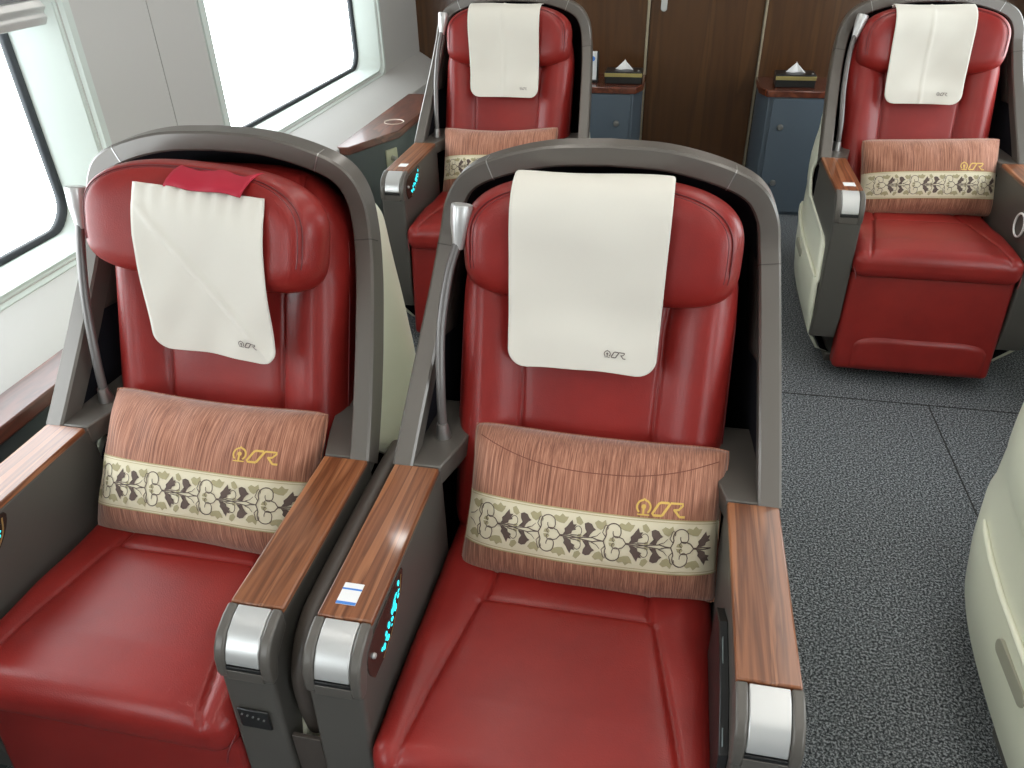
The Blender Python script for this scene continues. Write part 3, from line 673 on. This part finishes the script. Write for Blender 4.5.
# ------------------------------------------------------------------ headrest covers (white cloths)
def cover(kx, path, w0, w1, xc0, xc1, label, corner_top=0.0, seed=0, bulge=0.0, logo=(0.6, 0.10, 0.022), roll=0.0):
    """path: list of (y, z) from the back of the headrest over and down the front, seat-local"""
    s = pos[kx]; P = catmull(path, 10); N = len(P)
    Ls = [0]
    for i in range(1, N): Ls.append(Ls[-1] + float(np.linalg.norm(P[i] - P[i - 1])))
    T = Ls[-1]; rng = random.Random(seed); ph = [rng.uniform(0, 6) for _ in range(6)]
    rc = 0.035
    def width(d):      # half width at path length d, rounded lower corners
        t = d / T; w_ = (w0 + (w1 - w0) * t) / 2; e = T - d
        if e < rc: w_ -= rc - math.sqrt(max(0, rc * rc - (rc - e) ** 2))
        if corner_top and d < corner_top: w_ -= corner_top - math.sqrt(max(0, corner_top ** 2 - (corner_top - d) ** 2))
        return w_
    def at(u, d):
        d = max(0, min(T, d)); i = int(np.searchsorted(Ls, d)) ; i = max(1, min(N - 1, i))
        f = (d - Ls[i - 1]) / (Ls[i] - Ls[i - 1] + 1e-9); q = P[i - 1] * (1 - f) + P[i] * f
        tg = P[i] - P[i - 1]; tg = tg / (np.linalg.norm(tg) + 1e-9); nr = np.array([tg[1], -tg[0]])
        return q, nr
    def surf(x, d, eps=0.0):
        t = d / T; q, nr = at(0, d); xc = xc0 + (xc1 - xc0) * t
        wv = 0.0020 * math.sin(x * 38 + ph[0] + d * 9) * t + 0.0016 * math.sin(x * 23 - d * 31 + ph[1]) + 0.0010 * math.sin(x * 70 + d * 40 + ph[2]) * t
        wv += 0.004 * math.exp(-((x * 0.75 - (d - T * 0.55) * 0.62) / 0.006) ** 2) * (1 if kx == 'A' and d > T * 0.12 else 0)
        if kx == 'A': wv += 0.0035 * math.sin(x * 210) * math.exp(-d / 0.022)
        if kx in 'CD': wv += 0.0022 * math.exp(-((x + 0.005) / 0.004) ** 2)
        off = 0.0035 + bulge * math.sin(t * math.pi) + wv + 0.012 * 0 + eps
        # follow the wings of the headrest
        yy = q[0] + nr[0] * -off if False else q[0]
        o = np.array([q[0], q[1]]) + (-nr if nr[0] > 0 else nr) * 0
        n2 = nr if (nr[0] < 0 or (abs(nr[0]) < 0.3 and nr[1] > 0)) else -nr
        o = o + n2 * off
        k_ = 1.03 if kx in 'CD' else 1.0
        return ((x + xc) * k_ + s[0], (o[0] - 0.014 * abs(x / 0.14) ** 2.2 * min(1, max(0, (d - 0.03) / 0.06))) * k_ + s[1], (o[1] + roll * x) * k_)
    NU = 44; ND = 80; V = []; F = []
    ds = [T * (1 - (1 - j / ND) ** 1.25) for j in range(ND + 1)]
    for d in ds:
        hw = width(d)
        for i in range(NU + 1): V.append(surf((i / NU * 2 - 1) * hw, d))
    F = [(j * (NU + 1) + i, j * (NU + 1) + i + 1, (j + 1) * (NU + 1) + i + 1, (j + 1) * (NU + 1) + i) for j in range(ND) for i in range(NU)]
    t = mesh('headrest_cover', V, F, CLOTH, None, solid=0.0016)
    tag(t, label, 'headrest cover', 'white headrest covers')
    st, fl = emblem(1, 0, 0, None); u0, v0, sc = logo
    sf = lambda a, b, e: surf(u0 + a * sc, T - v0 - b * sc, e)
    strokes('printed_emblem', st, sf, GREYINK, t, fills=fl, eps=0.0016)
    return t
front = [(0.622, 1.093), (0.596, 1.096), (0.562, 1.079), (0.541, 1.03), (0.534, 0.96), (0.524, 0.88), (0.508, 0.83), (0.494, 0.782)]
cover('B', front, 0.268, 0.262, -0.017, -0.019, 'white cloth cover over the headrest of the middle near seat', corner_top=0.03, seed=2, logo=(0.040, 0.028, 0.0125))
cover('C', [(0.655, 1.085), (0.600, 1.093), (0.562, 1.076), (0.541, 1.03), (0.534, 0.96), (0.524, 0.88), (0.508, 0.83), (0.494, 0.785)], 0.275, 0.262, -0.015, -0.004, 'creased white cloth cover on the headrest of the seat behind, by the far left window', seed=5, logo=(0.060, 0.028, 0.009))
cover('D', [(0.630, 1.087), (0.600, 1.093), (0.562, 1.076), (0.541, 1.03), (0.534, 0.96), (0.524, 0.88), (0.508, 0.83), (0.500, 0.795)], 0.255, 0.250, -0.022, -0.012, 'white cloth cover on the headrest of the seat across the aisle', seed=8, logo=(0.045, 0.028, 0.011))
cover('A', [(0.502, 1.076), (0.482, 1.03), (0.474, 0.96), (0.468, 0.89), (0.466, 0.82), (0.462, 0.765)], 0.250, 0.248, 0.020, 0.004, roll=-0.08, label= 'pleated white cloth cover hanging askew below the crimson strip, near left window seat', seed=11, logo=(0.050, 0.030, 0.0125))

# ------------------------------------------------------------------ pillows
def pillow(name_label, loc, rot, a=0.232, b=0.137, T=0.080, sag=0.0, seed=0, pinch=0.08, logo=(0.36, 0.12)):
    rng = random.Random(seed); ph = [rng.uniform(0, 6.3) for _ in range(8)]
    band = (-0.60, 0.09)
    def P(u, v, side=1, eps=0.0):
        x = a * u * (1 - 0.035 * (1 - v * v) - 0.018 * v ** 8); y = b * v * (1 - pinch * (1 - u * u) - 0.045 * abs(u) ** 9) - sag * (1 - u * u) * (0.6 + 0.4 * v)
        e = max(0.0, (1 - abs(u) ** 3.2)) ** 0.5 * max(0.0, (1 - abs(v) ** 2.4)) ** 0.5
        h = T * e
        wr = 0.0035 * e ** 0.5 * (math.sin(u * 16 + 3 * v + ph[0]) * max(0, v) + 0.8 * math.sin(u * 9 - 5 * v + ph[1]) * abs(v) + 0.4 * math.sin(13 * u + 11 * v + ph[2]) * abs(u))
        wr += 0.006 * math.exp(-((u - 0.12 + 0.12 * (v - 0.5)) / 0.02) ** 2) * -1 * max(0, v - 0.1) * e ** 0.3 if sag else 0
        return Vector((x, y, side * (h + wr) + eps))
    NU, NV = 70, 46
    vs = sorted(set([i / NV * 2 - 1 for i in range(NV + 1)] + list(band))); vs = [v for v in vs if all(abs(v - q) > 0.012 or v == q for q in band)]
    us = [math.sin((i / NU - 0.5) * math.pi) * 0.35 + (i / NU * 2 - 1) * 0.65 for i in range(NU + 1)]
    V = []; F = []; sl = []; nv = len(vs)
    for side in (1, -1):
        k = len(V)
        for u in us:
            for v in vs: V.append(P(u, v, side))
        for i in range(NU):
            for j in range(nv - 1):
                F.append((k + i * nv + j, k + (i + 1) * nv + j, k + (i + 1) * nv + j + 1, k + i * nv + j + 1)); sl.append(1 if band[0] <= (vs[j] + vs[j + 1]) / 2 <= band[1] else 0)
    t = mesh('lumbar_pillow', V, F, [PINKF, BAND], slots=sl, weld=True)
    tag(t, name_label, 'pillow', 'copper-coloured pillows on the seats')
    surf = lambda x, y, e: P(max(-0.995, min(0.995, x / a)), y / b, 1, e)
    if sag:      # fold line where the top of the pillow is tucked over
        strokes('fold_seam', [([(a * u, b * (0.90 - 0.34 * (1 - abs(u) ** 2.5))) for u in np.linspace(-0.93, 0.93, 50)], 0.0016)], surf, mat('dark_copper_seam', (0.16, 0.05, 0.03), 0.8), t, eps=0.0006)
    # band edging
    strokes('band_edging', [([(x, band[0] * b + 0.001) for x in np.linspace(-a * 0.99, a * 0.99, 60)], 0.0022), ([(x, band[1] * b - 0.001) for x in np.linspace(-a * 0.99, a * 0.99, 60)], 0.0022),
                            ([(x, band[0] * b + 0.0055) for x in np.linspace(-a * 0.99, a * 0.99, 60)], 0.0010), ([(x, band[1] * b - 0.0055) for x in np.linspace(-a * 0.99, a * 0.99, 60)], 0.0010)], surf, mat('gold_edging', (0.42, 0.33, 0.16), 0.6) if 'gold_edging' not in bpy.data.materials else bpy.data.materials['gold_edging'], t, eps=0.0009)
    # floral scroll repeat
    yc = (band[0] + band[1]) / 2 * b; H = (band[1] - band[0]) * b / 2 * 0.74
    st = []; fl = []; kh = []
    W = 0.116
    for r in range(-3, 3):
        x0 = r * W + 0.03
        for m_ in (1, -1):
            T2 = lambda L: [(x0 + x * W, yc + m_ * y * H) for x, y in L]
            # heart-shaped scroll pair
            st.append((T2([(0.02, 0.0), (0.05, 0.22)] + arc(0.165, 0.52, 0.115, 205, 15, 12, ry=0.40)[0:12] + arc(0.215, 0.50, 0.060, 20, -190, 9, ry=0.26)), (0.0020, 0.0014)))
            st.append((T2([(0.36, 0.0), (0.31, 0.22), (0.24, 0.30)] + arc(0.20, 0.16, 0.05, 80, 250, 7, ry=0.14)), (0.0018, 0.0012)))
            st.append((T2([(0.05, 0.22), (0.0, 0.42), (0.02, 0.62)] + arc(0.05, 0.66, 0.028, 180, -40, 6, ry=0.13)), (0.0015, 0.0011)))
            # feathery leaf
            fl.append(T2([(0.40, 0.06), (0.43, 0.22), (0.42, 0.36), (0.46, 0.50), (0.49, 0.66), (0.53, 0.84), (0.55, 0.62), (0.60, 0.64), (0.575, 0.48), (0.60, 0.38), (0.54, 0.30), (0.53, 0.16), (0.47, 0.08)]))
            st.append((T2([(0.36, 0.02), (0.50, 0.05), (0.62, 0.0)]), 0.0018))
            st.append((T2([(0.52, 0.10)] + arc(0.63, 0.34, 0.055, -60, 170, 8, ry=0.24)), (0.0016, 0.0011)))
            # drooping petal
            fl.append(T2([(0.70, 0.10), (0.74, 0.16), (0.76, 0.34), (0.73, 0.52), (0.72, 0.74), (0.77, 0.82), (0.83, 0.76), (0.86, 0.60), (0.90, 0.50), (0.86, 0.42), (0.82, 0.26), (0.80, 0.10)]))
            st.append((T2([(0.62, 0.0), (0.72, 0.06), (0.86, 0.10), (0.93, 0.03), (1.02, 0.0)]), 0.0018))
            st.append((T2([(0.84, 0.12), (0.92, 0.22), (0.97, 0.40)]), (0.0015, 0.0009)))
            # khaki leaves
            kh.append(T2([(0.27, 0.70), (0.23, 0.86), (0.27, 0.98), (0.33, 0.92), (0.37, 1.08), (0.42, 0.94), (0.47, 0.96), (0.45, 0.78), (0.41, 0.60), (0.34, 0.62)]))
            kh.append(T2([(0.60, 0.72), (0.58, 0.96), (0.63, 1.06), (0.67, 0.92), (0.70, 0.76), (0.66, 0.62)]))
            kh.append(T2([(0.91, 0.62), (0.87, 0.84), (0.92, 0.98), (0.98, 0.90), (1.03, 1.04), (1.05, 0.84), (1.03, 0.66), (0.97, 0.52)]))
            kh.append(T2([(0.10, 0.04), (0.12, 0.20), (0.17, 0.24), (0.20, 0.10), (0.17, 0.02)]))
            kh.append(T2([(0.62, 0.06), (0.64, 0.20), (0.69, 0.18), (0.68, 0.05)]))
    ok = lambda L: all(abs(x) < a * 0.965 for x, y in L)
    st = [(L, wd) for L, wd in st if ok(L)]; fl = [L for L in fl if ok(L)]; kh = [L for L in kh if ok(L)]
    strokes('dark_floral_scroll', st, surf, BROWNTH, t, fills=fl, eps=0.0010, step=0.004)
    strokes('khaki_floral_leaves', [], surf, KHAKI, t, fills=kh, eps=0.0007)
    s_, f_ = emblem(0.0275, a * logo[0], b * logo[1], None)
    strokes('embroidered_emblem', s_, surf, GOLD, t, fills=f_, eps=0.0012, step=0.004)
    tube('pillow_seam', [P(math.cos(q) * 1.0 if abs(math.cos(q)) < 1 else 1, 0) for q in (0, 0)] if False else [P(*uv) for uv in ([(-1 + 2 * i / 40, 1.0) for i in range(41)] + [(1.0, 1 - 2 * i / 24) for i in range(1, 25)] + [(1 - 2 * i / 40, -1.0) for i in range(1, 41)] + [(-1.0, -1 + 2 * i / 24) for i in range(1, 24)])], 0.0016, PINKF, t, n=6, closed=True)
    t.location = loc; t.rotation_euler = rot
    return t
PI = math.pi
pillow('copper pillow with floral band on the middle near seat, its back panel wrinkled', (-0.083, 1.035, 0.562), (math.radians(54), math.radians(0), math.radians(-1)), sag=0.012, seed=1, T=0.084, pinch=-0.03)
pillow('copper pillow with floral band on the near left window seat', (-0.820, 1.002, 0.568), (math.radians(54), math.radians(0), math.radians(-2)), seed=2, pinch=0.07, b=0.146, logo=(0.40, 0.28))
pillow('copper pillow on the far left seat, mostly hidden behind the frame in front', (-0.668, 2.955, 0.590), (math.radians(62), math.radians(-2), 0), seed=3, pinch=0.13)
pillow('copper pillow with floral band on the seat across the aisle', (0.912, 2.950, 0.595), (math.radians(64), math.radians(-2), math.radians(2)), seed=4, pinch=0.02)

# padded strip filling the gap between the two front armrests
P = catmull([(-0.4630, 0.640, 0.41), (-0.4630, 0.632, 0.48), (-0.4630, 0.638, 0.54), (-0.4630, 0.68, 0.588), (-0.4630, 0.76, 0.600), (-0.4630, 1.00, 0.603), (-0.4630, 1.10, 0.60)], 8)
gb = tag(tube('gap_bolster', P, 0.0205, GAP, n=20), 'dark brown padded strip lying between the two front armrests', 'padded strip')
box('gap_shade_panel', (-0.4870, 0.5965, 0.03), (-0.4400, 0.6035, 0.43), GAP, gb, bevel=0.001)  # added dark sheet, stands in for the shade in the gap below the strip
